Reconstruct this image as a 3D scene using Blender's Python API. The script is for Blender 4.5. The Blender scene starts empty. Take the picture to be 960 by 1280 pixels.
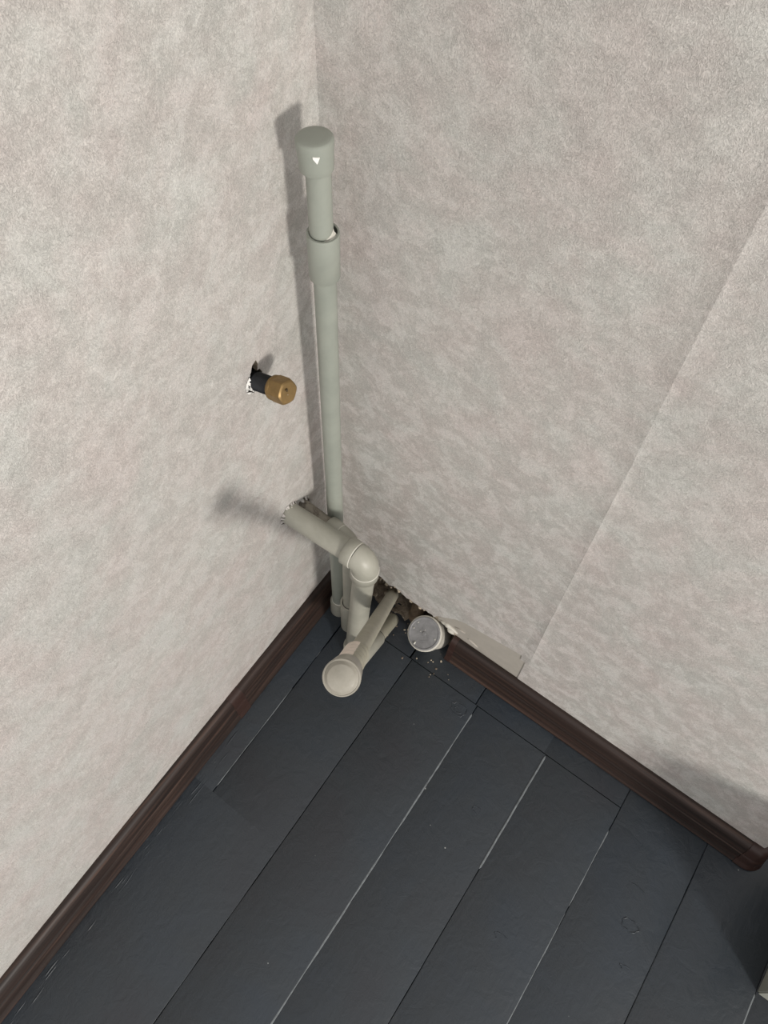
import bpy, bmesh, math, random
from mathutils import Vector, Matrix, noise
from mathutils.geometry import tessellate_polygon

random.seed(7)
SC = bpy.context.scene
COL = SC.collection

# ------------------------------------------------------------------ camera
R = ((0.8024223, 0.59603961, 0.02924427),      # image right, image down, forward (world)
     (0.52880663, -0.68748933, -0.49771676),
     (-0.27655379, 0.41484359, -0.86684647))
CAM = Vector((0.43302, -0.5215, 1.4))
cd = bpy.data.cameras.new('camera')
cd.sensor_fit = 'VERTICAL'
cd.sensor_height = 36.0
cd.lens = 36.0 * 1060.0 / 1280.0
cd.clip_start = 0.02
cam = bpy.data.objects.new('camera', cd)
COL.objects.link(cam)
m = Matrix.Identity(4)
for i in range(3):
    m[i][0] = R[0][i]; m[i][1] = -R[1][i]; m[i][2] = -R[2][i]; m[i][3] = CAM[i]
cam.matrix_world = m
SC.camera = cam

# ------------------------------------------------------------------ light and exposure
SC.view_settings.view_transform = 'Standard'
SC.view_settings.look = 'None'
SC.view_settings.gamma = 1.0
SC.view_settings.use_curve_mapping = False
SC.view_settings.exposure = 0.0

W = bpy.data.worlds.new('World'); SC.world = W; W.use_nodes = True
bg = W.node_tree.nodes['Background']
bg.inputs[0].default_value = (1.0, 0.985, 0.975, 1)
bg.inputs[1].default_value = 0.93

def area_light(name, loc, target, sx, sy, power, col):
    d = bpy.data.lights.new(name, 'AREA'); d.shape = 'RECTANGLE'
    d.size = sx; d.size_y = sy; d.energy = power; d.color = col
    o = bpy.data.objects.new(name, d); COL.objects.link(o)
    o.location = loc
    o.rotation_euler = (Vector(target) - Vector(loc)).to_track_quat('-Z', 'Y').to_euler()
    return o
# low daylight from a distant window to the right of the viewer
area_light('window_light', (3.55, -1.62, 1.50), (0.05, -0.15, 0.45), 0.38, 0.46, 111.0, (1.0, 0.945, 0.875))

# ------------------------------------------------------------------ materials
def new_mat(name):
    mt = bpy.data.materials.new(name); mt.use_nodes = True
    nt = mt.node_tree
    return mt, nt, nt.nodes['Principled BSDF']
def N(nt, t, **kw):
    n = nt.nodes.new(t)
    for k, v in kw.items():
        if isinstance(v, (int, float, str, bool)) and hasattr(n, k): setattr(n, k, v)
    return n
def noise_tex(nt, vec, scale, detail=4, rough=0.6, dist=0.0):
    n = nt.nodes.new('ShaderNodeTexNoise')
    n.inputs['Scale'].default_value = scale; n.inputs['Detail'].default_value = detail
    n.inputs['Roughness'].default_value = rough; n.inputs['Distortion'].default_value = dist
    nt.links.new(vec, n.inputs['Vector'])
    return n.outputs['Fac']
def ramp(nt, fac, stops):
    r = nt.nodes.new('ShaderNodeValToRGB')
    el = r.color_ramp.elements
    while len(el) < len(stops): el.new(0.5)
    for e, (p, c) in zip(el, stops):
        e.position = p
        e.color = (c, c, c, 1) if isinstance(c, (int, float)) else (*c, 1)
    nt.links.new(fac, r.inputs[0])
    return r.outputs[0]
def mix(nt, fac, a, b, blend='MIX'):
    x = nt.nodes.new('ShaderNodeMix'); x.data_type = 'RGBA'; x.blend_type = blend
    for sock, v in ((x.inputs[0], fac), (x.inputs[6], a), (x.inputs[7], b)):
        if isinstance(v, (int, float)): sock.default_value = v
        elif isinstance(v, tuple): sock.default_value = (*v, 1)
        else: nt.links.new(v, sock)
    return x.outputs[2]
def math_n(nt, op, a, b):
    x = nt.nodes.new('ShaderNodeMath'); x.operation = op
    for i, v in enumerate((a, b)):
        if isinstance(v, (int, float)): x.inputs[i].default_value = v
        else: nt.links.new(v, x.inputs[i])
    return x.outputs[0]
def bump(nt, bsdf, h, strength, dist, prev=None):
    b = nt.nodes.new('ShaderNodeBump')
    b.inputs['Strength'].default_value = strength; b.inputs['Distance'].default_value = dist
    nt.links.new(h, b.inputs['Height'])
    if prev is not None: nt.links.new(prev, b.inputs['Normal'])
    nt.links.new(b.outputs[0], bsdf.inputs['Normal'])
    return b.outputs[0]
def coords(nt, scale=(1, 1, 1)):
    t = nt.nodes.new('ShaderNodeTexCoord'); mp = nt.nodes.new('ShaderNodeMapping')
    mp.inputs['Scale'].default_value = scale
    nt.links.new(t.outputs['Object'], mp.inputs[0])
    return mp.outputs[0]

def mat_wallpaper(name='wallpaper'):
    mt, nt, b = new_mat(name)
    v = coords(nt)
    big = noise_tex(nt, v, 4.0, 4, 0.6, 0.5)
    hue = noise_tex(nt, v, 11.0, 4, 0.65, 0.3)
    med = noise_tex(nt, v, 30.0, 8, 0.78, 0.35)
    med2 = noise_tex(nt, coords(nt, (1.0, 1.0, 1.25)), 75.0, 6, 0.75, 0.8)
    fine = noise_tex(nt, v, 520.0, 2, 0.6, 0.6)
    lea = noise_tex(nt, v, 210.0, 4, 0.65, 1.8)
    hue_c = ramp(nt, hue, [(0.36, (0.518, 0.512, 0.482)), (0.5, (0.522, 0.496, 0.468)), (0.66, (0.526, 0.479, 0.454))])
    med_m = ramp(nt, med, [(0.38, 0.895), (0.49, 0.97), (0.53, 1.02), (0.64, 1.06)])
    med2_m = ramp(nt, med2, [(0.36, 0.94), (0.5, 1.0), (0.62, 1.05)])
    big_m = ramp(nt, big, [(0.3, 0.95), (0.7, 1.05)])
    lea_m = ramp(nt, lea, [(0.35, 0.94), (0.65, 1.05)])
    c = mix(nt, 1.0, hue_c, med_m, 'MULTIPLY')
    c = mix(nt, 1.0, c, med2_m, 'MULTIPLY')
    c = mix(nt, 1.0, c, big_m, 'MULTIPLY')
    c = mix(nt, 1.0, c, lea_m, 'MULTIPLY')
    wr = noise_tex(nt, coords(nt, (1.0, 1.0, 0.72)), 380.0, 3, 0.65, 2.6)
    wr_m = ramp(nt, wr, [(0.43, 0.86), (0.5, 1.0), (0.57, 1.14)])  # light and shade of the fine wrinkles put into the colour
    c = mix(nt, 1.0, c, wr_m, 'MULTIPLY')
    nt.links.new(c, b.inputs['Base Color'])
    # pearly ink on the lighter patches
    pearl = ramp(nt, med, [(0.49, 0.0), (0.56, 1.0)])
    ro = ramp(nt, pearl, [(0.0, 0.62), (1.0, 0.40)])
    nt.links.new(ro, b.inputs['Roughness'])
    nt.links.new(math_n(nt, 'MULTIPLY', pearl, 0.55), b.inputs['Sheen Weight'])
    b.inputs['Sheen Roughness'].default_value = 0.38
    n1 = bump(nt, b, lea, 0.55, 0.0011)
    n2 = bump(nt, b, wr, 0.75, 0.0016, n1)
    n3 = bump(nt, b, med, 0.20, 0.0030, n2)
    return mt

def mat_floor():
    mt, nt, b = new_mat('slate_floor_paint')
    v = coords(nt)
    vs = coords(nt, (9.0, 1.0, 1.0))
    big = noise_tex(nt, v, 4.0, 4, 0.6, 0.5)
    grain = noise_tex(nt, vs, 16.0, 5, 0.6, 0.4)
    lump = noise_tex(nt, v, 42.0, 4, 0.55, 0.8)
    fine = noise_tex(nt, v, 420.0, 2, 0.5)
    c = ramp(nt, big, [(0.3, (0.0220, 0.0240, 0.0295)), (0.5, (0.0222, 0.0280, 0.0345)), (0.7, (0.0205, 0.0285, 0.0390))])
    # a few pale specks of spilt paint and dust
    vo = nt.nodes.new('ShaderNodeTexVoronoi'); vo.inputs['Scale'].default_value = 26.0
    nt.links.new(v, vo.inputs['Vector'])
    spk = ramp(nt, vo.outputs['Distance'], [(0.0, 1.0), (0.028, 1.0), (0.036, 0.0)])
    wn = nt.nodes.new('ShaderNodeSeparateColor'); nt.links.new(vo.outputs['Color'], wn.inputs[0])
    keep = ramp(nt, wn.outputs[0], [(0.86, 0.0), (0.9, 1.0)])
    sp = math_n(nt, 'MULTIPLY', spk, keep)
    c = mix(nt, sp, c, (0.34, 0.35, 0.34))
    nt.links.new(c, b.inputs['Base Color'])
    ro = ramp(nt, lump, [(0.3, 0.34), (0.7, 0.46)])
    nt.links.new(ro, b.inputs['Roughness'])
    b.inputs['Specular IOR Level'].default_value = 0.5
    n1 = bump(nt, b, grain, 0.16, 0.0028)
    n2 = bump(nt, b, lump, 0.30, 0.0034, n1)
    n3 = bump(nt, b, fine, 0.22, 0.0006, n2)
    return mt

def mat_skirting():
    mt, nt, b = new_mat('wenge_skirting')
    return mt, nt, b
def mat_wood(axis):
    mt, nt, b = new_mat('dark_wood_print')
    sc = (2.0, 160.0, 160.0) if axis == 'x' else (160.0, 2.0, 160.0)
    v = coords(nt, sc)
    g = noise_tex(nt, v, 1.0, 5, 0.6, 0.3)
    g2 = noise_tex(nt, coords(nt, (1.2, 40, 40) if axis == 'x' else (40, 1.2, 40)), 1.0, 3, 0.6, 0.3)
    c = ramp(nt, g, [(0.33, (0.012, 0.0075, 0.0062)), (0.52, (0.026, 0.0155, 0.0122)), (0.70, (0.072, 0.042, 0.031))])
    c2 = ramp(nt, g2, [(0.3, 0.75), (0.7, 1.25)])
    c = mix(nt, 1.0, c, c2, 'MULTIPLY')
    nt.links.new(c, b.inputs['Base Color'])
    b.inputs['Roughness'].default_value = 0.52
    b.inputs['Specular IOR Level'].default_value = 0.38
    bump(nt, b, g, 0.25, 0.0006)
    return mt

def mat_paint(name, col, col2, rough=0.45, lump=60.0, dirt=None, dirt_amt=0.0):
    mt, nt, b = new_mat(name)
    v = coords(nt)
    a = noise_tex(nt, v, 22.0, 5, 0.65, 0.4)
    c = ramp(nt, a, [(0.32, col), (0.68, col2)])
    if dirt:
        d = noise_tex(nt, v, 55.0, 6, 0.75, 0.6)
        dm = ramp(nt, d, [(0.60 - dirt_amt, 0.0), (0.72 - dirt_amt, 1.0)])
        c = mix(nt, dm, c, dirt)
    # tiny chips of paint
    vo = nt.nodes.new('ShaderNodeTexVoronoi'); vo.inputs['Scale'].default_value = 75.0
    nt.links.new(v, vo.inputs['Vector'])
    spk = ramp(nt, vo.outputs['Distance'], [(0.0, 1.0), (0.07, 1.0), (0.10, 0.0)])
    wn = nt.nodes.new('ShaderNodeSeparateColor'); nt.links.new(vo.outputs['Color'], wn.inputs[0])
    keep = ramp(nt, wn.outputs[0], [(0.88, 0.0), (0.9, 1.0)])
    c = mix(nt, math_n(nt, 'MULTIPLY', spk, keep), c, (0.62, 0.60, 0.54))
    nt.links.new(c, b.inputs['Base Color'])
    b.inputs['Roughness'].default_value = rough
    h = noise_tex(nt, v, lump, 3, 0.5)
    n1 = bump(nt, b, h, 0.18, 0.0012)
    return mt

def mat_plain(name, col, rough=0.6, metal=0.0, vary=0.15, scale=60.0, bmp=0.2, bd=0.001, lo=0.3, hi=0.7):
    mt, nt, b = new_mat(name)
    v = coords(nt)
    a = noise_tex(nt, v, scale, 5, 0.65, 0.3)
    d = tuple(x * (1 - vary) for x in col); u = tuple(min(1, x * (1 + vary)) for x in col)
    c = ramp(nt, a, [(lo, d), (hi, u)])
    nt.links.new(c, b.inputs['Base Color'])
    b.inputs['Roughness'].default_value = rough; b.inputs['Metallic'].default_value = metal
    if bmp: bump(nt, b, a, bmp, bd)
    return mt

M = dict(
    paper=mat_wallpaper(),
    liner=mat_plain('bare_liner_paper', (0.40, 0.372, 0.330), 0.75, 0, 0.07, 40, 0.15, 0.0006),
    plaster=mat_plain('broken_plaster', (0.38, 0.325, 0.25), 0.9, 0, 0.35, 70, 0.8, 0.003),
    grime_shade=mat_plain('grimy_shaded_plaster', (0.20, 0.160, 0.118), 0.95, 0, 0.55, 55, 1.0, 0.005),  # grimy masonry tone, also painted-in shade for the left wall's hole sides
    floor=mat_floor(),
    dust=mat_plain('joint_dust', (0.15, 0.165, 0.175), 0.6, 0, 0.35, 90, 0.4, 0.001),
    wood_y=mat_wood('y'), wood_x=mat_wood('x'),
    clip=mat_plain('brown_plastic_clip', (0.034, 0.016, 0.012), 0.45, 0, 0.12, 60, 0.05),
    pipe=mat_paint('grey_green_paint', (0.255, 0.275, 0.240), (0.300, 0.318, 0.278), 0.42),
    pipe_warm=mat_paint('dusty_grey_paint', (0.300, 0.297, 0.252), (0.380, 0.372, 0.320), 0.44, 60),
    pipe_dirty=mat_paint('stained_grey_paint', (0.275, 0.262, 0.205), (0.345, 0.330, 0.268), 0.50, 60, (0.23, 0.19, 0.13), 0.02),
    pipe_bare=mat_paint('grimy_bare_pipe', (0.22, 0.20, 0.165), (0.31, 0.285, 0.235), 0.6, 60, (0.075, 0.055, 0.04), 0.08),
    bead=mat_plain('pale_seam', (0.56, 0.55, 0.49), 0.5, 0, 0.1, 80, 0),
    chip=mat_plain('white_chip', (0.78, 0.77, 0.74), 0.5, 0, 0.04, 80, 0),
    gap=mat_plain('dark_joint', (0.06, 0.058, 0.05), 0.8, 0, 0.2, 80, 0),
    tape=mat_plain('white_thread_tape', (0.66, 0.58, 0.51), 0.55, 0, 0.12, 120, 0.4, 0.0006),
    cap_dome=mat_paint('glossy_cap_paint', (0.215, 0.203, 0.168), (0.345, 0.325, 0.278), 0.32, 80),
    plug=mat_plain('grey_plastic_plug', (0.215, 0.215, 0.22), 0.30, 0, 0.28, 45, 0.08, 0.0008),
    plug_rim=mat_paint('dusty_white_plastic', (0.46, 0.44, 0.39), (0.58, 0.56, 0.50), 0.5, 60, (0.25, 0.20, 0.15), 0.0),
    black=mat_plain('blackened_steel', (0.016, 0.017, 0.020), 0.42, 0.3, 0.4, 90, 0.4, 0.0008),
    brass=mat_plain('old_brass', (0.27, 0.178, 0.075), 0.48, 0.7, 0.22, 60, 0.1, 0.0008),
    brass_dark=mat_plain('tarnished_brass', (0.07, 0.045, 0.02), 0.6, 0.4, 0.3, 60, 0),
    rust=mat_plain('rusty_pipe', (0.16, 0.115, 0.075), 0.85, 0, 0.45, 70, 0.6, 0.002),
    cabinet=mat_plain('grey_green_cabinet_paint', (0.30, 0.31, 0.275), 0.45, 0, 0.06, 20, 0.1, 0.001),
)

# ------------------------------------------------------------------ object helpers
def link(name, bm, mats, parent=None, smooth=40, origin=None):
    me = bpy.data.meshes.new(name)
    base = Vector(origin) if origin is not None else (parent['_base_v'] if False else Vector((0, 0, 0)))
    bmesh.ops.recalc_face_normals(bm, faces=bm.faces)
    bm.to_mesh(me); bm.free()
    if not isinstance(mats, (list, tuple)): mats = [mats]
    for mt in mats: me.materials.append(mt)
    o = bpy.data.objects.new(name, me); COL.objects.link(o)
    if parent is not None:
        o.parent = parent
        w = Vector((0, 0, 0)); p = parent
        while p is not None:
            w += p.location; p = p.parent
        me.transform(Matrix.Translation(-w))
    if smooth:
        me.shade_smooth()
        me.set_sharp_from_angle(angle=math.radians(smooth))
    return o
def thing(name, label, cat, loc):
    o = bpy.data.objects.new(name, None); COL.objects.link(o)
    o.empty_display_size = 0.05
    o.location = loc; o['label'] = label; o['category'] = cat
    return o
def struct(o): o['kind'] = 'structure'; return o

def frame(d):
    d = Vector(d).normalized()
    a = Vector((0, 0, 1)) if abs(d.z) < 0.9 else Vector((1, 0, 0))
    u = d.cross(a).normalized(); v = d.cross(u).normalized()
    return d, u, v
def tube(bm, pts, rad, n=32, cap=True, mi=0):
    """swept round tube along pts (parallel transport), radius per point"""
    pts = [Vector(p) for p in pts]
    if isinstance(rad, (int, float)): rad = [rad] * len(pts)
    rings = []; u = None
    for i, p in enumerate(pts):
        if i == 0: d = pts[1] - pts[0]
        elif i == len(pts) - 1: d = pts[-1] - pts[-2]
        else: d = (pts[i + 1] - p).normalized() + (p - pts[i - 1]).normalized()
        if d.length < 1e-9: d = pts[-1] - pts[0]
        d.normalize()
        if u is None: _, u, _ = frame(d)
        else:
            u = u - d * u.dot(d); u.normalize()
        v = d.cross(u)
        rings.append([bm.verts.new(p + (u * math.cos(2 * math.pi * k / n) + v * math.sin(2 * math.pi * k / n)) * rad[i]) for k in range(n)])
    for a, b in zip(rings, rings[1:]):
        for k in range(n):
            f = bm.faces.new((a[k], a[(k + 1) % n], b[(k + 1) % n], b[k])); f.material_index = mi
    if cap:
        f = bm.faces.new(list(reversed(rings[0]))); f.material_index = mi
        f = bm.faces.new(rings[-1]); f.material_index = mi
    return rings
def lathe(bm, p0, d, prof, n=40, mi=0, mis=None, closed_ends=True):
    """prof: list of (distance along axis, radius)"""
    p0 = Vector(p0); d, u, v = frame(d)
    rings = []
    for (t, r) in prof:
        c = p0 + d * t
        if r < 1e-6: rings.append([bm.verts.new(c)])
        else: rings.append([bm.verts.new(c + (u * math.cos(2 * math.pi * k / n) + v * math.sin(2 * math.pi * k / n)) * r) for k in range(n)])
    for i, (a, b) in enumerate(zip(rings, rings[1:])):
        q = mis[i] if mis else mi
        for k in range(n):
            k2 = (k + 1) % n
            if len(a) == 1 and len(b) == 1: continue
            if len(a) == 1: f = bm.faces.new((a[0], b[k2], b[k]))
            elif len(b) == 1: f = bm.faces.new((a[k], a[k2], b[0]))
            else: f = bm.faces.new((a[k], a[k2], b[k2], b[k]))
            f.material_index = q
    if closed_ends:
        if len(rings[0]) > 1: bm.faces.new(list(reversed(rings[0]))).material_index = mi
        if len(rings[-1]) > 1: bm.faces.new(rings[-1]).material_index = mi
def box(bm, lo, hi, mi=0):
    vs = [bm.verts.new((x, y, z)) for x in (lo[0], hi[0]) for y in (lo[1], hi[1]) for z in (lo[2], hi[2])]
    for q in ((0, 1, 3, 2), (4, 6, 7, 5), (0, 4, 5, 1), (2, 3, 7, 6), (0, 2, 6, 4), (1, 5, 7, 3)):
        bm.faces.new([vs[i] for i in q]).material_index = mi
def slab(bm, outer, holes, to3d, thick, mi_top=0, mi_side=1):
    """flat polygon with holes, given in 2-D, extruded; to3d(a, b, depth)"""
    loops = [outer] + list(holes)
    flat = [p for l in loops for p in l]
    tris = tessellate_polygon([[Vector((a, b, 0)) for a, b in l] for l in loops])
    top = [bm.verts.new(to3d(a, b, 0)) for a, b in flat]
    bot = [bm.verts.new(to3d(a, b, thick)) for a, b in flat]
    for t in tris:
        try:
            bm.faces.new([top[i] for i in t]).material_index = mi_top
            bm.faces.new([bot[i] for i in reversed(t)]).material_index = mi_side
        except ValueError: pass
    k = 0
    for l in loops:
        n = len(l)
        for i in range(n):
            a, b = k + i, k + (i + 1) % n
            bm.faces.new((top[a], top[b], bot[b], bot[a])).material_index = mi_side
        k += n
def ring_poly(cx, cy, rx, ry, n, jit, seed):
    rnd = random.Random(seed)
    return [(cx + math.cos(2 * math.pi * i / n) * rx * (1 + rnd.uniform(-jit, jit)),
             cy + math.sin(2 * math.pi * i / n) * ry * (1 + rnd.uniform(-jit, jit))) for i in range(n)]
def chunk(bm, c, r, seed, mi=0):
    rnd = random.Random(seed)
    g = bmesh.ops.create_icosphere(bm, subdivisions=1, radius=1.0)
    s = Vector((rnd.uniform(.7, 1.3), rnd.uniform(.7, 1.3), rnd.uniform(.5, .9)))
    rot = Matrix.Rotation(rnd.uniform(0, 6.28), 3, Vector((rnd.random(), rnd.random(), 1)).normalized())
    for v in g['verts']:
        q = Vector(v.co); q = Vector((q.x * s.x, q.y * s.y, q.z * s.z)) * (r * rnd.uniform(.75, 1.15))
        v.co = rot @ q + Vector(c)
    for v in g['verts']:
        for f in v.link_faces: f.material_index = mi

TA = -0.0356839            # the left wall is two degrees out of square
def wl(y, z, off=0.0):     # a point on the (slightly leaning) left wall
    return Vector((TA * y - 0.01 * z + off, y, z))

# ------------------------------------------------------------------ floor: base slab and planks
bm = bmesh.new(); box(bm, (-0.12, -1.6, -0.06), (1.9, 0.75, -0.026))
floor = struct(link('floor', bm, M['gap'], None, 0))

SEAMS = [-0.09, 0.0602, 0.1981, 0.3342, 0.4704, 0.6098, 0.7483, 0.8894, 1.027, 1.165, 1.30, 1.44, 1.58, 1.72]
LEVEL = [0.0000, 0.0000, 0.0005, -0.0008, -0.0013, -0.0023, -0.0016, -0.0028, -0.003, -0.0035, -0.003, -0.0036, -0.003]
CUT = -0.058
def plank(u0, u1, y0, y1, z, seed, wob0, wob1, name='floor_plank'):
    """one board: long, edges slightly wavy and rounded, underside at -26 mm"""
    bm = bmesh.new(); n = max(2, int((y1 - y0) / 0.02)); rows = []
    for i in range(n + 1):
        y = y0 + (y1 - y0) * i / n
        a = u0 + wob0(y); b = u1 - wob1(y)
        e = 0.0010
        row = []
        for (u, dz) in ((a, -0.024), (a, -e * 1.3), (a + e * 0.5, -e * 0.35), (a + e * 1.6, 0), (b - e * 0.5, 0), (b - e * 0.2, -e * 0.10), (b, -e * 0.4), (b, -0.024)):
            zz = z + dz
            if dz > -0.01: zz += 0.0004 * noise.noise(Vector((u * 9, y * 3, seed)))
            row.append(bm.verts.new((u + TA * y, y, zz)))
        rows.append(row)
    for r0, r1 in zip(rows, rows[1:]):
        for k in range(7): bm.faces.new((r0[k], r1[k], r1[k + 1], r0[k + 1]))
        bm.faces.new((r0[7], r1[7], r1[0], r0[0]))
    bm.faces.new(rows[0]); bm.faces.new(list(reversed(rows[-1])))
    return link(name, bm, M['floor'], floor, 50)
def wob(seed, amp):
    return lambda y: amp * (0.55 + 0.9 * noise.noise(Vector((y * 16, seed, 0))) + 0.5 * noise.noise(Vector((y * 55, seed, 3))))
GAPS = [0.0, 0.0011, 0.0006, 0.0007, 0.0006, 0.0006, 0.0006, 0.0007, 0.0008, 0.0008, 0.0008, 0.0008, 0.0008, 0.0008]
for i in range(len(SEAMS) - 1):
    u0, u1 = SEAMS[i], SEAMS[i + 1]
    w0, w1 = wob(i * 3.1, GAPS[i]), wob(i * 3.1 + 1.7, GAPS[i + 1])
    if 1 <= i <= 4:
        plank(u0, u1, -0.43 if i == 1 else -1.6, CUT - 0.0008, LEVEL[i], i, w0, w1)
        d = 0.004 if i in (2, 3) else 0.006
        plank(u0 - d, u1 - (0.006 if i == 1 else 0.004 if i < 4 else 0.0), CUT + 0.0008, 0.12, LEVEL[i] - 0.0012, i + 40, w0, w1)
    elif i == 0:      # the narrow strip by the left wall runs out; the next board widens there
        plank(u0, u1, -0.43, 0.12, LEVEL[0], 1, w0, w1)
        plank(u0, SEAMS[2], -1.6, -0.43, LEVEL[1], 1, w0, wob(3.1 + 1.7, GAPS[2]))
    else:
        plank(u0, u1, -1.6, 0.12 if u1 < 0.8 else 0.75, LEVEL[i], i, w0, w1)
# pale dust and old paint packed in some of the joints
def joint_dust(u, y0, y1, w, z, seed, dens=0.62):
    bm = bmesh.new(); n = int((y1 - y0) / 0.004); pts = []; rad = []
    def flush():
        if len(pts) > 3:
            rad[0] = rad[-1] = w * 0.15
            tube(bm, list(pts), list(rad), 6)
        pts.clear(); rad.clear()
    for i in range(n + 1):
        y = y0 + (y1 - y0) * i / n
        k = 0.5 + 0.9 * noise.noise(Vector((y * 14, seed * 7.3, 0))) + 0.4 * noise.noise(Vector((y * 70, seed, 5)))
        r = w * min(1.0, (k + dens) * 0.75)
        if r < w * 0.18: flush(); continue
        pts.append((u + TA * y + 0.0004 * noise.noise(Vector((y * 30, seed, 1))), y, z)); rad.append(r)
    flush()
    o = link('joint_dust', bm, M['dust'], floor, 40); o['kind'] = 'stuff'
joint_dust(0.3342, -0.64, -0.075, 0.0016, -0.0008, 1, 0.85)
joint_dust(0.4704, -0.27, -0.06, 0.0017, -0.0015, 2, 0.85)
joint_dust(0.6098, -0.46, -0.10, 0.0014, -0.0024, 3, 0.30)
joint_dust(0.8894, -0.36, -0.17, 0.0018, -0.0026, 4, 0.8)
joint_dust(0.0602, -0.42, -0.09, 0.0010, -0.0003, 5, 0.15)
for k, (u, y0, y1) in enumerate(((0.0318, -1.05, -0.30), (0.0350, -0.98, -0.42), (0.0395, -0.86, -0.55), (0.0420, -0.47, -0.36))):
    bm = bmesh.new(); n = int((y1 - y0) / 0.006); pts = []; rad = []
    for q in range(n + 1):
        y = y0 + (y1 - y0) * q / n
        pts.append((u + TA * y + 0.0026 * noise.noise(Vector((y * 22, k * 5.0, 0))), y, -0.0009 + 0.0004 * noise.noise(Vector((y * 60, k, 3)))))
        rad.append(0.0004 + 0.0013 * max(0.0, 0.45 + 0.9 * noise.noise(Vector((y * 30, k * 3.3, 7)))))
    tube(bm, pts, rad, 8)
    link('paint_ridge', bm, M['floor'], floor, 60)
# blisters and knots under the paint
def blister(c, rx, ry, rot, seed, part=1.0):
    bm = bmesh.new(); pts = []; n = 22
    for i in range(int(n * part) + 1):
        a = 2 * math.pi * i / n + rot
        k = 1 + 0.40 * noise.noise(Vector((math.cos(a) * 2, math.sin(a) * 2, seed)))
        pts.append((c[0] + rx * k * math.cos(a), c[1] + ry * k * math.sin(a), c[2]))
    tube(bm, pts, [0.0003 + 0.0007 * abs(math.sin(q * 0.9 + seed)) for q in range(len(pts))], 8)
    link('paint_blister', bm, M['floor'], floor, 60)
blister((0.3146, -0.083, 0.0003), 0.014, 0.010, 0.3, 1)
blister((0.3146, -0.084, 0.0003), 0.007, 0.005, 2.0, 5, 0.7)
blister((0.706, -0.200, -0.0024), 0.013, 0.008, 0.6, 2)
blister((0.688, -0.149, -0.0024), 0.014, 0.004, 0.2, 3, 0.4)
blister((0.560, -0.330, -0.0015), 0.013, 0.005, 1.0, 4, 0.5)
blister((0.730, -0.255, -0.0025), 0.011, 0.004, 1.4, 6, 0.45)
blister((0.430, -0.20, -0.0011), 0.008, 0.005, 1.1, 7, 0.6)

# ------------------------------------------------------------------ left wall
P3_HOLE = (-0.1110, 0.3710); P2_HOLE = (-0.0815, 0.3505); BR_HOLE = (-0.1324, 0.6815)
YL, ZT = -1.6, 2.2
outer = [(0.03, -0.02), (0.03, ZT), (YL, ZT), (YL, -0.02)]
def brass_hole():
    pts = []
    rnd = random.Random(3)
    for i in range(30):
        a = 2 * math.pi * i / 30
        r = 0.0135 * (1 + rnd.uniform(-.10, .12))
        y = math.cos(a) * r; z = math.sin(a) * r
        pts.append([BR_HOLE[0] + y, BR_HOLE[1] + z])
    # torn point above the pipe
    for i, (dy, dz) in {6: (0.009, 0.019), 7: (0.007, 0.027), 8: (0.000, 0.024), 9: (-0.003, 0.016)}.items():
        pts[i] = [BR_HOLE[0] + dy, BR_HOLE[1] + dz]
    return [tuple(p) for p in pts]
holesL = [ring_poly(*P3_HOLE, 0.0178, 0.0178, 30, 0.05, 11), ring_poly(*P2_HOLE, 0.0150, 0.0165, 22, 0.13, 12), brass_hole()]
bm = bmesh.new()
slab(bm, outer, holesL, lambda a, b, t: wl(a, b, -t), 0.012, 0, 1)
wall_left = struct(link('wall_left', bm, [M['paper'], M['grime_shade']], None, 30))  # hole sides take a darker tone, painting in the unlit depth
bm = bmesh.new()
slab(bm, outer, [], lambda a, b, t: wl(a, b, -0.055 - t), 0.06, 0, 0)
link('masonry', bm, M['grime_shade'], wall_left, 0)
# torn paper rims around the pipe holes
def torn_rim(name, hole, r, n, seed, size, arc=(0, 6.283), mt='paper'):
    rnd = random.Random(seed); bm = bmesh.new()
    for i in range(n):
        a = arc[0] + (arc[1] - arc[0]) * (i + rnd.uniform(.1, .9)) / n
        da = size / r * rnd.uniform(.5, 1.0)
        r0 = r * rnd.uniform(.96, 1.10); r1 = r * rnd.uniform(.80, .95)
        lift = rnd.uniform(0.0012, 0.004)
        def P(aa, rr, l): return wl(hole[0] + math.cos(aa) * rr, hole[1] + math.sin(aa) * rr, l)
        q = [P(a - da, r0 * 1.05, 0.0004), P(a + da, r0 * 1.05, 0.0004), P(a + da * .6, r1, lift), P(a - da * .3, r1 * .97, lift * 1.5)]
        vs = [bm.verts.new(p) for p in q]; ws = [bm.verts.new(p + Vector((0.0006, 0, 0))) for p in q]
        bm.faces.new(vs); bm.faces.new(list(reversed(ws)))
        for k in range(4): bm.faces.new((vs[k], vs[(k + 1) % 4], ws[(k + 1) % 4], ws[k]))
    o = link(name, bm, M[mt], wall_left, 0); o['kind'] = 'stuff'
torn_rim('torn_paper', P3_HOLE, 0.0180, 18, 5, 0.003)
torn_rim('torn_paper', P2_HOLE, 0.0155, 9, 6, 0.003)
torn_rim('torn_paper', BR_HOLE, 0.0140, 12, 8, 0.0028, (2.2, 5.2), 'chip')

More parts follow.
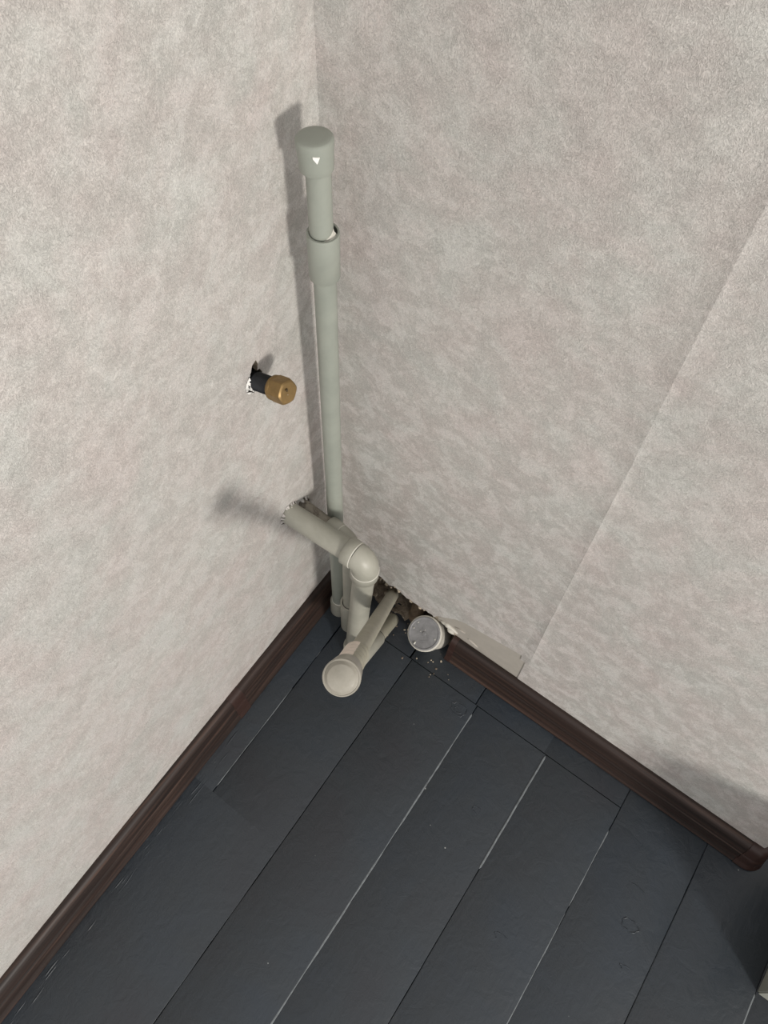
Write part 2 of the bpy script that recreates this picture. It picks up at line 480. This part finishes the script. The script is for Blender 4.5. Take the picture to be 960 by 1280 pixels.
# ------------------------------------------------------------------ right wall
SX, XR = 0.3739, 0.806      # seam of the paper, outer corner of the wall
rag = [(-0.02, 0.070), (0.03, 0.070), (0.05, 0.076)]
key = [(0.0700, 0.078), (0.0851, 0.0841), (0.0960, 0.079), (0.1043, 0.0735), (0.114, 0.082), (0.1276, 0.0816), (0.1360, 0.0745), (0.1451, 0.0720),
       (0.1620, 0.0740), (0.1786, 0.0713), (0.1900, 0.073), (0.2037, 0.0692), (0.2160, 0.0700), (0.2286, 0.0672), (0.2400, 0.0600), (0.2470, 0.052)]
rnd = random.Random(21)
for (x0, z0), (x1, z1) in zip(key, key[1:]):
    for j in range(3):
        t = j / 3
        rag.append((x0 + (x1 - x0) * t, z0 + (z1 - z0) * t + (rnd.uniform(-.0022, .0022) if j else 0)))
rag.append(key[-1])
# plaster coat with the broken-out bottom edge
plas = rag + [(0.252, -0.02), (XR, -0.02), (XR, ZT), (-0.02, ZT)]
bm = bmesh.new()
slab(bm, plas, [], lambda a, b, t: Vector((a, 0.0020 + t, b)), 0.022, 0, 0)
for v in bm.verts:
    if v.co.z < 0.1 and v.co.y > 0.015 and v.co.x < 0.25: v.co.z -= rnd.uniform(0.004, 0.016)
wall_right = struct(link('wall_right', bm, M['plaster'], None, 30))
# masonry behind, with a rough hollow at the foot
bm = bmesh.new()
box(bm, (0.262, 0.0245, -0.02), (XR, 0.40, ZT))
box(bm, (-0.10, 0.0245, 0.105), (0.262, 0.40, ZT))
box(bm, (-0.10, 0.0245, -0.02), (0.030, 0.40, 0.105))
link('masonry', bm, M['grime_shade'], wall_right, 0)
bm = bmesh.new(); g = []
nx, nz = 26, 14
for i in range(nx + 1):
    row = []
    for j in range(nz + 1):
        x = 0.030 + 0.232 * i / nx; z = -0.02 + 0.125 * j / nz
        sm = min(1.0, max(0.0, (x - 0.098) / 0.035)); y = 0.0265 + 0.028 * sm * sm * (3 - 2 * sm) + 0.012 * noise.noise(Vector((x * 38, z * 38, 2))) + 0.006 * noise.noise(Vector((x * 110, z * 110, 5)))
        row.append(bm.verts.new((x, y, z)))
    g.append(row)
for i in range(nx):
    for j in range(nz): bm.faces.new((g[i][j], g[i + 1][j], g[i + 1][j + 1], g[i][j + 1]))
link('rubble_face', bm, M['grime_shade'], wall_right, 60)
bm = bmesh.new(); g = []
for i in range(41):
    row = []
    for j in range(15):
        x = 0.030 + 0.225 * i / 40; y = -0.016 + 0.085 * j / 14
        e_ = min(1.0, max(0.0, (y + 0.016) / 0.03)) * min(1, (x - .03) / .02, (.255 - x) / .02)
        z = -0.004 + e_ * (0.006 + 0.010 * noise.noise(Vector((x * 60, y * 60, 1))) + 0.006 * noise.noise(Vector((x * 160, y * 160, 4)))) + 0.10 * max(0, y - .012) * e_
        row.append(bm.verts.new((x, y, z)))
    g.append(row)
for i in range(40):
    for j in range(14): bm.faces.new((g[i][j], g[i + 1][j], g[i + 1][j + 1], g[i][j + 1]))
o = link('rubble_bed', bm, M['grime_shade'], wall_right, 60); o['kind'] = 'stuff'
# two lengths of wallpaper; the left one laps over and lifts along the seam, and stops short at the foot
def sheet(name, outline, x_lip=None):
    bm = bmesh.new()
    slab(bm, outline, [], lambda a, b, t: Vector((a, 0.0 + t, b)), 0.0019, 0, 1)
    return link(name, bm, [M['paper'], M['liner']], wall_right, 30)
low = [(x, z + 0.0045 + 0.0035 * noise.noise(Vector((x * 70, 1, 1))) + 0.002 * noise.noise(Vector((x * 260, 3, 1)))) for k, (x, z) in enumerate(rag) if x < 0.2]
low += [(0.2037, 0.086), (0.2200, 0.1020), (0.2380, 0.1210), (0.2543, 0.1296), (0.283, 0.136), (0.3121, 0.1422), (0.340, 0.148), (SX - 0.006, 0.1535)]
sheet('wallpaper_sheet', low + [(SX - 0.006, ZT), (-0.012, ZT)])
sheet('wallpaper_sheet', [(SX - 0.006, 0.0), (XR, 0.0), (XR, ZT), (SX - 0.006, ZT)])
# bare strip of lining paper left at the foot
bm = bmesh.new()
slab(bm, [(0.2286, 0.0690), (0.244, 0.052), (0.252, 0.01), (SX - 0.0062, 0.01), (SX - 0.0062, 0.1530), (0.340, 0.1476), (0.3121, 0.1418), (0.283, 0.1354), (0.2543, 0.1288), (0.2380, 0.1200), (0.2200, 0.1010), (0.2060, 0.0840), (0.2070, 0.0720)],
     [], lambda a, b, t: Vector((a, 0.0011 + t, b)), 0.0009, 0, 0)
link('lining_paper', bm, M['liner'], wall_right, 30)
# lifted edge of the lapping sheet
bm = bmesh.new(); rows = []
prof = [(-0.016, 0.0), (-0.012, -0.0004), (-0.007, -0.0014), (-0.003, -0.0024), (-0.0006, -0.0030), (-0.0001, -0.0032), (0.0007, -0.0025), (0.010, -0.0023), (0.030, -0.0018), (0.060, -0.0008), (0.090, 0.0001)]
zs = [0.135 + 0.03 * k for k in range(69)]
for z in zs:
    k = 0.62 + 0.55 * noise.noise(Vector((z * 6, 0, 9))) + 0.25 * noise.noise(Vector((z * 31, 0, 4)))
    if z < 0.2: k *= max(0.3, (z - 0.1) / 0.1)
    dx = 0.0012 * noise.noise(Vector((z * 4, 3, 9)))
    rows.append([bm.verts.new((SX + dx * (1 if a < .02 else 0) + a, b * max(0.2, k) - 0.00005, z)) for a, b in prof])
for r0, r1 in zip(rows, rows[1:]):
    for k in range(len(prof) - 1): bm.faces.new((r0[k], r0[k + 1], r1[k + 1], r1[k]))
link('seam_edge', bm, M['paper'], wall_right, 60)
# loose flakes of paper and plaster along the torn foot
bm = bmesh.new()
for k in range(34):
    x = rnd.uniform(0.068, 0.250)
    zz = 0.078 if x < 0.13 else 0.0725 if x < 0.2 else 0.0725 - (x - .2) * .25
    chunk(bm, (x, rnd.uniform(-0.0005, 0.008), zz + rnd.uniform(-0.007, 0.003)), rnd.uniform(0.0012, 0.0036), 300 + k)
o = link('torn_plaster', bm, M['plaster'], wall_right, 0); o['kind'] = 'stuff'
# ridges of smeared filler by the drain stub
for k, pts in enumerate(([(0.214, 0.0790), (0.226, 0.0800), (0.238, 0.0765), (0.250, 0.0700)], [(0.228, 0.0690), (0.236, 0.0650), (0.243, 0.0600)], [(0.240, 0.090), (0.252, 0.0935), (0.262, 0.0925)], [(0.268, 0.0800), (0.280, 0.0770), (0.290, 0.0715)])):
    bm = bmesh.new(); P = []; Q = []
    for i in range(len(pts) - 1):
        for q in range(4):
            a = q / 4; x = pts[i][0] * (1 - a) + pts[i + 1][0] * a; z = pts[i][1] * (1 - a) + pts[i + 1][1] * a
            P.append((x, 0.0004 - 0.0006 * noise.noise(Vector((x * 200, 1, k))), z))
            u = len(P) / (len(pts) * 4 - 4)
            Q.append((0.0044 if k < 2 else 0.0020) * (0.35 + 0.65 * math.sin(math.pi * u)) * (1 + 0.5 * noise.noise(Vector((x * 260, 5, k)))))
    tube(bm, P, Q, 10)
    link('filler_ridge', bm, M['plug_rim'] if k < 2 else M['liner'], wall_right, 60)
# far wall beyond the outer corner
bm = bmesh.new(); box(bm, (XR, 0.70, -0.02), (1.9, 0.75, ZT))
struct(link('wall_far', bm, M['paper'], None, 0))

# ------------------------------------------------------------------ skirting boards
SK = [(0.0, 0.0605), (0.0045, 0.0612), (0.0085, 0.0600), (0.0115, 0.0565), (0.0135, 0.0510), (0.0150, 0.0440), (0.0162, 0.0375),
      (0.0166, 0.0350), (0.0162, 0.0342), (0.0164, 0.0332), (0.0174, 0.0320), (0.0188, 0.0240), (0.0196, 0.0150), (0.0206, 0.0100),
      (0.0236, 0.0050), (0.0243, 0.0022), (0.0238, 0.0), (0.0, 0.0)]
def sweep(bm, prof, stations, grow=0.0):
    rows = []
    for place in stations:
        rows.append([bm.verts.new(place(d + (grow if d > 0 else 0), z + (grow if z > 0.01 else 0))) for d, z in prof])
    n = len(prof)
    for r0, r1 in zip(rows, rows[1:]):
        for k in range(n): bm.faces.new((r0[k], r0[(k + 1) % n], r1[(k + 1) % n], r1[k]))
    bm.faces.new(rows[0]); bm.faces.new(list(reversed(rows[-1])))
def at_left(y): return lambda d, z: Vector((TA * y - 0.0006 + d, y, z))
def at_right(x): return lambda d, z: Vector((x, 0.0004 - d, z))
def at_end(y): return lambda d, z: Vector((XR - 0.0004 + d, y, z))
YJ = -0.300
bm = bmesh.new(); sweep(bm, SK, [at_left(YJ), at_left(-0.004)])
bl = struct(link('baseboard_left', bm, M['wood_y'], None, 35))
bm = bmesh.new(); sweep(bm, SK, [at_left(-1.6), at_left(YJ - 0.0006)])
link('baseboard_length', bm, M['wood_y'], bl, 35)
bm = bmesh.new(); sweep(bm, SK, [at_left(YJ - 0.014), at_left(YJ + 0.011)], 0.0009)
link('joint_clip', bm, M['clip'], bl, 35)
bm = bmesh.new(); sweep(bm, SK, [at_right(0.2525), at_right(XR - 0.004)])
br = struct(link('baseboard_right', bm, M['wood_x'], None, 35))
bm = bmesh.new(); sweep(bm, SK, [at_right(0.2440), at_right(0.2545)], 0.0009)
link('end_cap', bm, M['clip'], br, 35)
bm = bmesh.new(); sweep(bm, SK, [at_end(0.004), at_end(0.40)])
link('return_length', bm, M['wood_y'], br, 35)
bm = bmesh.new()   # rounded outer-corner piece
sts = [at_right(XR - 0.016)]
for k in range(7):
    a = math.pi / 2 * k / 6
    sts.append(lambda d, z, a=a: Vector((XR - 0.0004 + d * math.sin(a), 0.0004 - d * math.cos(a), z)))
sts.append(at_end(0.016))
sweep(bm, SK, sts, 0.0012)
link('corner_piece', bm, M['clip'], br, 35)

# ------------------------------------------------------------------ pipes
def coupler_prof(L, ro, ri):
    return [(0, ri), (0, ro - 0.0010), (0.0012, ro), (L - 0.0012, ro), (L, ro - 0.0010), (L, ri)]
def bead_ring(bm, p, d, r, w=0.00065):
    lathe(bm, p, d, [(-w * 1.4, r - 0.0002), (-w, r + w * .5), (0, r + w), (w, r + w * .5), (w * 1.4, r - 0.0002)], 40)
def bend(c, d_in, d_out, rad, n=12, rin=None):
    """points of an arc that leaves along d_in (towards corner c) and goes on along d_out"""
    d_in = Vector(d_in).normalized(); d_out = Vector(d_out).normalized(); c = Vector(c)
    a = c - d_in * (rin or rad); b = c + d_out * rad
    pts = []
    for i in range(n + 1):
        t = i / n
        pts.append((1 - t) ** 2 * a + 2 * t * (1 - t) * (c * 0.92 + (a + b) * 0.04) + t ** 2 * b)
    return pts
def elbow(parent, c, d_in, d_out, r_sock, r_bend, sock, rad, mt, bead=True, rin=None, sin=None):
    """moulded pipe elbow: two sockets and a bend between them, with pale mould seams"""
    d_in = Vector(d_in).normalized(); d_out = Vector(d_out).normalized(); c = Vector(c)
    pts = bend(c, d_in, d_out, rad, 12, rin); sin = sin or sock
    bm = bmesh.new()
    tube(bm, pts, r_bend, 40)
    lathe(bm, pts[0] - d_in * sin, d_in, [(0, r_sock * .8), (0, r_sock - 0.0008), (0.0008, r_sock), (sin - 0.001, r_sock), (sin + 0.0008, r_bend)], 40)
    lathe(bm, pts[-1] + d_out * sock, -d_out, [(0, r_sock * .8), (0, r_sock - 0.0008), (0.0008, r_sock), (sock - 0.001, r_sock), (sock + 0.0008, r_bend)], 40)
    e = link('elbow', bm, mt, parent, 50)
    if bead:
        bm = bmesh.new()
        bead_ring(bm, pts[0], d_in, r_bend + 0.0001); bead_ring(bm, pts[-1], d_out, r_bend + 0.0001)
        link('mould_seam', bm, M['bead'], e, 60)
    return e, pts[0] - d_in * sin, pts[-1] + d_out * sock

# --- tall riser in the corner
B = Vector((0.0425, -0.0605, 0.0))
TOP = Vector((0.0418, -0.0610, 0.0))
t = thing('riser_pipe', 'tall upright grey-green riser pipe in the room corner, coupling and cap on top', 'pipe', B)
bm = bmesh.new(); tube(bm, [B + Vector((0, 0, 0.0)), TOP + Vector((0, 0, 0.80)), TOP + Vector((0, 0, 0.83))], 0.0114, 36)
link('lower_pipe', bm, M['pipe'], t)
bm = bmesh.new(); lathe(bm, B, (0, 0, 1), [(0, .012), (0, .0150), (0.003, .0155), (0.040, .0153), (0.043, .0145), (0.0432, .0114)])
link('base_collar', bm, M['pipe_warm'], t)
bm = bmesh.new(); bead_ring(bm, B + Vector((0, 0, .044)), (0, 0, 1), 0.0114, 0.0009); link('paint_bead', bm, M['bead'], t)
bm = bmesh.new()
lathe(bm, TOP + Vector((0, 0, .8045)), (0, 0, 1), [(0, .0113), (0, .0143), (0.0012, .0152), (0.052, .0155), (0.0540, .0150), (0.0540, .0132), (0.030, .0130)], 44, closed_ends=False)
cp = link('coupling', bm, M['pipe'], t)
bm = bmesh.new(); lathe(bm, TOP + Vector((0, 0, .846)), (0, 0, 1), [(0, .0105), (0.0005, .0130)], 40, closed_ends=False)
link('joint_gap', bm, M['gap'], cp)
U0 = TOP + Vector((-0.0014, -0.0006, .845)); U1 = TOP + Vector((-0.0020, -0.0006, .940))
bm = bmesh.new(); tube(bm, [U0, U1], 0.0112, 36)
link('upper_pipe', bm, M['pipe'], t)
bm = bmesh.new()   # paint run bridging the joint on the right side
d_, u_, v_ = frame((0, 0, 1))
vs = []
for i in range(9):
    a = math.radians(-70 + 100 * i / 8)
    dr = Vector((math.cos(a), math.sin(a), 0))
    h = 0.004 + 0.010 * i / 8
    vs.append([bm.verts.new(U0 + dr * 0.0108 + Vector((0, 0, .006 + h))), bm.verts.new(U0 + dr * 0.0118 + Vector((0, 0, .004 + h * .8))), bm.verts.new(TOP + dr * 0.0136 + Vector((0, 0, .8565)))])
for p, q in zip(vs, vs[1:]):
    for k in range(2): bm.faces.new((p[k], p[k + 1], q[k + 1], q[k]))
link('paint_run', bm, M['bead'], cp)
bm = bmesh.new()
CAPB = TOP + Vector((-0.0030, -0.0010, .9255)); CD = Vector((-0.06, 0.02, 1)).normalized()
lathe(bm, CAPB, CD, [(0, .0112), (0, .0143), (0.0010, .0149), (0.012, .0153), (0.0255, .0163), (0.0275, .0162), (0.0288, .0152), (0.0293, .0142), (0.0297, .0100), (0.0299, .005), (0.0300, 0)], 44)
ec = link('end_cap', bm, M['pipe'], t, 30)
bm = bmesh.new(); lathe(bm, CAPB - CD * 0.0007, CD, [(0, .0113), (0.0002, .0120), (0.0007, .0120)], 36); link('joint_gap', bm, M['gap'], ec)
bm = bmesh.new()   # chip of bare white plastic on the rim
vd = (CAM - CAPB); vd.z = 0; vd.normalize(); sd = Vector((0, 0, 1)).cross(vd) * -1
ctr = CAPB + CD * 0.0195 + vd * 0.0159
def chip_pts(off): return [ctr + sd * a + CD * b - vd * (a * a * 30 - off) for a, b in ((-0.0036, 0.0022), (0.0024, 0.0027), (0.0022, 0.0010), (-0.0010, -0.0036), (-0.0020, -0.0016))]
a_, b_ = [bm.verts.new(p) for p in chip_pts(0.0009)], [bm.verts.new(p) for p in chip_pts(-0.001)]
bm.faces.new(a_); bm.faces.new(list(reversed(b_)))
for k in range(5): bm.faces.new((a_[k], a_[(k + 1) % 5], b_[(k + 1) % 5], b_[k]))
o = link('paint_chip', bm, M['chip'], ec, 0); o['label'] = 'small white chip in the cap rim'

# --- thin pipe out of the left wall, behind the thick one
W2 = wl(P2_HOLE[0], P2_HOLE[1], -0.012); E2 = Vector((0.0890, -0.0865, 0.3500)); F2 = Vector((0.0754, -0.0721, 0.0))
din = (E2 - W2).normalized(); dout = (F2 - E2).normalized()
t = thing('thin_bent_pipe', 'thinner stained pipe from left wall, bending down behind the thick bent pipe', 'pipe', F2)
e, a, b = elbow(t, E2, din, dout, 0.0156, 0.0146, 0.020, 0.020, M['pipe_warm'])
bm = bmesh.new(); tube(bm, [W2, a + din * 0.004], 0.0110, 32); link('wall_branch', bm, M['pipe_bare'], t)
bm = bmesh.new(); tube(bm, [b - dout * 0.004, F2], 0.0113, 32); link('down_pipe', bm, M['pipe_warm'], t)
bm = bmesh.new(); lathe(bm, F2, -dout, [(0, .0113), (0, .0158), (0.110, .0163), (0.1115, .0158), (0.1117, .0128), (0.100, .0126)], 40, closed_ends=False)
cp = link('coupling', bm, M['pipe_warm'], t)
bm = bmesh.new(); lathe(bm, F2 - dout * .106, -dout, [(0, .011), (0.0004, .0127)], 40, closed_ends=False); link('joint_gap', bm, M['gap'], cp)
bm = bmesh.new()   # white scar at the far side of the bend
sc = E2 + dout * 0.003 + Vector((0.0105, 0.0035, 0.0085))
chunk(bm, sc, 0.0062, 5)
o = link('bare_patch', bm, M['chip'], e, 60); o['label'] = 'white bare patch on the bend'

# --- thick pipe out of the left wall
W3 = wl(P3_HOLE[0], P3_HOLE[1], -0.012); E3 = Vector((0.1330, -0.1085, 0.3760)); F3 = Vector((0.1093, -0.1034, 0.0))
din = (E3 - W3).normalized(); dout = (F3 - E3).normalized()
t = thing('thick_bent_pipe', 'thick grey pipe leaving the left wall and turning down through a large elbow', 'pipe', F3)
e, a, b = elbow(t, E3, din, dout, 0.0203, 0.0196, 0.019, 0.0245, M['pipe_warm'], rin=0.0165, sin=0.0150)
bm = bmesh.new(); tube(bm, [W3, a + din * 0.004], 0.0160, 40); link('wall_branch', bm, M['pipe_warm'], t)
bm = bmesh.new(); tube(bm, [b - dout * 0.004, F3], 0.0160, 40); link('down_pipe', bm, M['pipe_warm'], t)
bm = bmesh.new(); lathe(bm, F3, -dout, [(0, .016), (0, .0195), (0.018, .0198), (0.020, .0190), (0.0202, .016)]); link('base_collar', bm, M['pipe_warm'], t)
bm = bmesh.new()   # old plaster and paint crust where it leaves the wall
for k in range(26):
    a_ = rnd.uniform(0, 6.283); r_ = 0.0160 + rnd.uniform(-.0004, .0008)
    chunk(bm, W3 + Vector((0.0125 + rnd.uniform(0, .005), 0, 0)) + Vector((0, math.cos(a_) * r_, math.sin(a_) * r_)), rnd.uniform(.0005, .0012), 70 + k)
o = link('plaster_crust', bm, M['bead'], t, 0); o['kind'] = 'stuff'

# --- capped pipe that rises out of the hollow towards the room
H4 = Vector((0.1100, 0.0060, 0.0360)); C4 = Vector((0.2606, -0.3189, 0.6200)); D4 = (C4 - H4).normalized()
L4 = (C4 - H4).length
t = thing('slanting_capped_pipe', 'slanting pipe rising from hollow in right wall, big round cap on its end', 'pipe', H4)
bm = bmesh.new()
tube(bm, [H4 + Vector((-0.004, 0.030, -0.024)), H4 + Vector((-0.001, 0.012, -0.012)), H4, H4 + D4 * 0.02, H4 + D4 * (L4 * 0.36), H4 + D4 * (L4 - .02)], [0.0104, .0104, .0105, .0105, .0105, .0105], 36)
link('pipe_body', bm, M['pipe_dirty'], t)
bm = bmesh.new(); pr = [(-0.126, .0104)]
for k in range(5):
    s = -0.125 + k * 0.0185
    pr += [(s, .0112), (s + 0.0055, .0146), (s + 0.0095, .0146), (s + 0.0165, .0114)]
pr += [(-0.034, .0112)]
lathe(bm, C4, D4, pr, 36)
IR = (Vector(R[0]) - D4 * Vector(R[0]).dot(D4)).normalized()
for f in bm.faces:      # painted over on the right-hand side
    c_ = f.calc_center_median() - C4; c_ -= D4 * c_.dot(D4)
    f.material_index = 1 if c_.length > 1e-5 and c_.normalized().dot(IR) > 0.42 else 0
o = link('thread_tape', bm, [M['tape'], M['pipe_dirty']], t); o['label'] = 'white ribbed thread winding below the cap'
bm = bmesh.new()
lathe(bm, C4, D4, [(-0.036, .0108), (-0.036, .0150), (-0.034, .0166), (-0.008, .0180), (-0.0035, .0187), (-0.0005, .0188), (0.0012, .0182), (0.0014, .0172), (0.0010, .0166), (0.0014, .0160), (0.0026, .0148), (0.0040, .0135), (0.0054, .0095), (0.0062, .0045), (0.0064, 0)], 48)
link('round_cap', bm, M['cap_dome'], t, 24)

# --- second pipe lying under the capped one
S5 = Vector((0.1350, -0.0290, 0.0260)); E5 = Vector((0.1523, -0.1528, 0.1200)); D5 = (E5 - S5).normalized(); L5 = (E5 - S5).length
t = thing('short_coupled_pipe', 'short slanting pipe with coupling on its end, under the capped slanting pipe', 'pipe', S5)
bm = bmesh.new()
lathe(bm, S5, D5, [(-0.0095, 0), (-0.009, .0045), (-0.0065, .0085), (-0.003, .0110), (0.001, .0118), (L5 - .03, .0118)], 36)
link('pipe_body', bm, M['pipe_dirty'], t)
bm = bmesh.new(); lathe(bm, S5 + D5 * (L5 * .46), D5, [(0, .0118), (0, .0136), (0.0012, .0145), (L5 * .54 - .005, .0147), (L5 * .54 - .001, .0138), (L5 * .54, .0130), (L5 * .54 + .0012, .006), (L5 * .54 + .0013, 0)], 40)
cp = link('coupling', bm, M['pipe_warm'], t)
bm = bmesh.new(); lathe(bm, S5 + D5 * (L5 * .46 - .0010), D5, [(0, .0119), (0, .0140), (0.0009, .0140)], 40); link('joint_gap', bm, M['gap'], cp)

# --- rusty stub in the hollow
RS = Vector((0.160, 0.012, 0.0))
t = thing('rusty_pipe_stub', 'rusty brown pipe stub in the hollow, between slanting pipe and round grey plug', 'pipe', RS)
bm = bmesh.new(); tube(bm, [RS, RS + Vector((0, .002, .030)), RS + Vector((-.004, .016, .044)), RS + Vector((-.006, .034, .046))], [.0125, .0125, .012, .012], 24)
link('pipe_body', bm, M['rust'], t)
bm = bmesh.new(); lathe(bm, RS, (0, 0, 1), [(0, .0125), (0, .0150), (.010, .0152), (.012, .0125)], 28); link('base_collar', bm, M['rust'], t)

# --- plugged drain stub
F6 = Vector((0.2005, -0.0285, 0.0600)); B6 = Vector((0.105, 0.52, -0.86)).normalized()
t = thing('drain_stub', 'short wide drain stub with round grey plug, at foot of the right wall', 'drain', (0.2075, 0.0, 0.0))
bm = bmesh.new()
lathe(bm, F6, B6, [(0.0015, .0255), (0.0, .0262), (0.0, .0290), (0.0012, .0306), (0.011, .0308), (0.0125, .0296), (0.014, .0278), (0.066, .0275)], 48)
link('pipe_socket', bm, M['plug_rim'], t)
bm = bmesh.new()
lathe(bm, F6 - B6 * 0.0004, -B6, [(-0.004, .0270), (0.0002, .0285), (0.0014, .0280), (0.0016, .0258), (0.0006, .0250), (0.0004, .0120), (0.0005, .0035), (0.0016, .0028), (0.0019, 0)], 48)
pl = link('plug_disc', bm, M['plug'], t)
_, pu, pv = frame(-B6)
ix = Vector(R[0]); ix = (ix - B6 * ix.dot(B6)).normalized(); iy = (-B6).cross(ix)   # level directions in the disc
bm = bmesh.new()
for (x0, x1, y) in ((-0.008, 0.008, -0.0035), (-0.011, 0.010, -0.0075), (-0.007, 0.009, -0.0115)):
    p = F6 - B6 * 0.0004; tube(bm, [p + ix * x0 + iy * y, p + ix * x1 + iy * y], 0.0007, 8)
tube(bm, [F6 - B6 * .0004 + ix * .013 + iy * .002, F6 - B6 * .0004 + ix * .018 + iy * .007], 0.0007, 8)
link('raised_ridges', bm, M['plug'], pl)
bm = bmesh.new()
for k, (x, y, r) in enumerate(((-0.017, -0.016, .0030), (-0.018, 0.010, .0022), (-0.010, 0.019, .0018), (0.019, -0.010, .0022), (-0.006, 0.004, .0012), (0.002, 0.006, .0010))):
    chunk(bm, F6 - B6 * 0.0012 + ix * x + iy * y, r, 40 + k)
o = link('paint_spots', bm, M['bead'], pl, 0); o['kind'] = 'stuff'

# --- capped brass stub in the left wall
W7 = wl(BR_HOLE[0], BR_HOLE[1] - 0.010, -0.03); DX = Vector((1.0, 0.0, 0.36)).normalized()
t = thing('brass_capped_stub', 'black pipe stub with brass hexagon cap in broken hole of left wall', 'pipe', wl(BR_HOLE[0], BR_HOLE[1], 0))
bm = bmesh.new(); pr = [(0, .0098), (0.036, .0100)]
s = 0.0365
while s < 0.0605: pr += [(s, .0100), (s + .0007, .0104), (s + .0013, .0099)]; s += .0015
pr += [(0.0635, .0098)]
lathe(bm, W7, DX, pr, 32)
link('threaded_pipe', bm, M['black'], t)
bm = bmesh.new()
c7 = W7 + DX * 0.0615
lathe(bm, c7, DX, [(0, .0098), (0, .0128), (0.0012, .0137), (0.0040, .0137), (0.0052, .0130), (0.0058, .0110)], 40)
link('cap_flange', bm, M['brass'], t)
bm = bmesh.new()
d_, u_, v_ = frame(DX); n = 48
def hexr(a, R_): return R_ * math.cos(math.pi / 6) / math.cos(((a + math.radians(17)) % (math.pi / 3)) - math.pi / 6)
prev = None
for (tt, R_, blend) in ((0.0050, 0.0148, 1), (0.0180, 0.0148, 1), (0.0210, 0.0139, 0.55), (0.0222, 0.0118, 0.1), (0.0226, 0.006, 0)):
    ring = []
    for k in range(n):
        a = 2 * math.pi * k / n
        r = hexr(a, R_) * blend + R_ * 0.93 * (1 - blend)
        ring.append(bm.verts.new(c7 + DX * tt + (u_ * math.cos(a) + v_ * math.sin(a)) * r))
    if prev:
        for k in range(n): bm.faces.new((prev[k], prev[(k + 1) % n], ring[(k + 1) % n], ring[k]))
    else: bm.faces.new(list(reversed(ring)))
    prev = ring
bm.faces.new(prev)
hx = link('hexagon_cap', bm, M['brass'], t, 22)
bm = bmesh.new()
pn = c7 + DX * 0.0222 + Vector((0, -0.0020, 0.0060)); chunk(bm, pn, 0.0019, 3)
link('dent', bm, M['brass_dark'], hx, 0)
bm = bmesh.new()
tube(bm, [c7 + DX * .0228 + Vector((0, -.0020, -.0010)), c7 + DX * .0226 + Vector((0, -.0032, -.0050)), c7 + DX * .0216 + Vector((0, -.0024, -.0105))], 0.0005, 6)
link('scratch', bm, M['bead'], hx, 0)
bm = bmesh.new()   # plaster clinging to the pipe
for k in range(16):
    a = rnd.uniform(1.7, 5.0)
    chunk(bm, wl(BR_HOLE[0] + math.cos(a) * .0102, BR_HOLE[1] + math.sin(a) * .0102, rnd.uniform(-.003, .007)), rnd.uniform(.0009, .0024), 500 + k)
o = link('plaster_crust', bm, M['chip'], t, 0); o['kind'] = 'stuff'

# ------------------------------------------------------------------ crumbs on the floor by the hollow
bm = bmesh.new()
for k in range(120):
    x = rnd.uniform(0.06, 0.26); y = rnd.uniform(-0.035, 0.045) if k < 90 else rnd.uniform(-0.07, -0.02)
    if (Vector((x, y)) - Vector((.2005, -.02))).length < .03: continue
    r = rnd.uniform(.0006, .0024) if y < 0 else rnd.uniform(.001, .0055)
    chunk(bm, (x, y, -0.001 + r * .4), r, 900 + k, 0 if rnd.random() < .35 else 1)
for (x, y, r) in ((0.232, -0.040, .0017), (0.243, -0.031, .0020), (0.228, -0.0395, .0015), (0.226, -0.046, .0010), (0.266, -0.043, .0009), (0.272, -0.050, .0008), (0.206, -0.052, .0018)):
    chunk(bm, (x, y, -0.0005 + r * .4), r, int(x * 1e5), 0)
o = link('plaster_crumbs', bm, [M['plaster'], M['grime_shade']], None, 0)
o['kind'] = 'stuff'; o['label'] = 'crumbs of fallen plaster on the floor around the hollow'; o['category'] = 'debris'

# ------------------------------------------------------------------ painted cabinet at the right edge
t = thing('painted_cabinet', 'corner of a grey-green painted cabinet standing on the floor at the lower right edge', 'cabinet', (0.897, -0.167, 0))
bm = bmesh.new(); box(bm, (0.897, -0.167, -0.003), (1.20, 0.02, 0.29))
bmesh.ops.bevel(bm, geom=list(bm.edges), offset=0.002, segments=2, affect='EDGES')
link('carcass', bm, M['cabinet'], t, 40)
bm = bmesh.new(); box(bm, (0.930, -0.173, 0.03), (1.185, -0.167, 0.26))
bmesh.ops.bevel(bm, geom=list(bm.edges), offset=0.002, segments=2, affect='EDGES')
dr = link('door', bm, M['cabinet'], t, 40)
bm = bmesh.new(); lathe(bm, (1.15, -0.173, 0.15), (0, -1, 0), [(0, .006), (.012, .006), (.016, .012), (.022, .012), (.025, .008)], 24)
link('knob', bm, M['cabinet'], dr, 40)
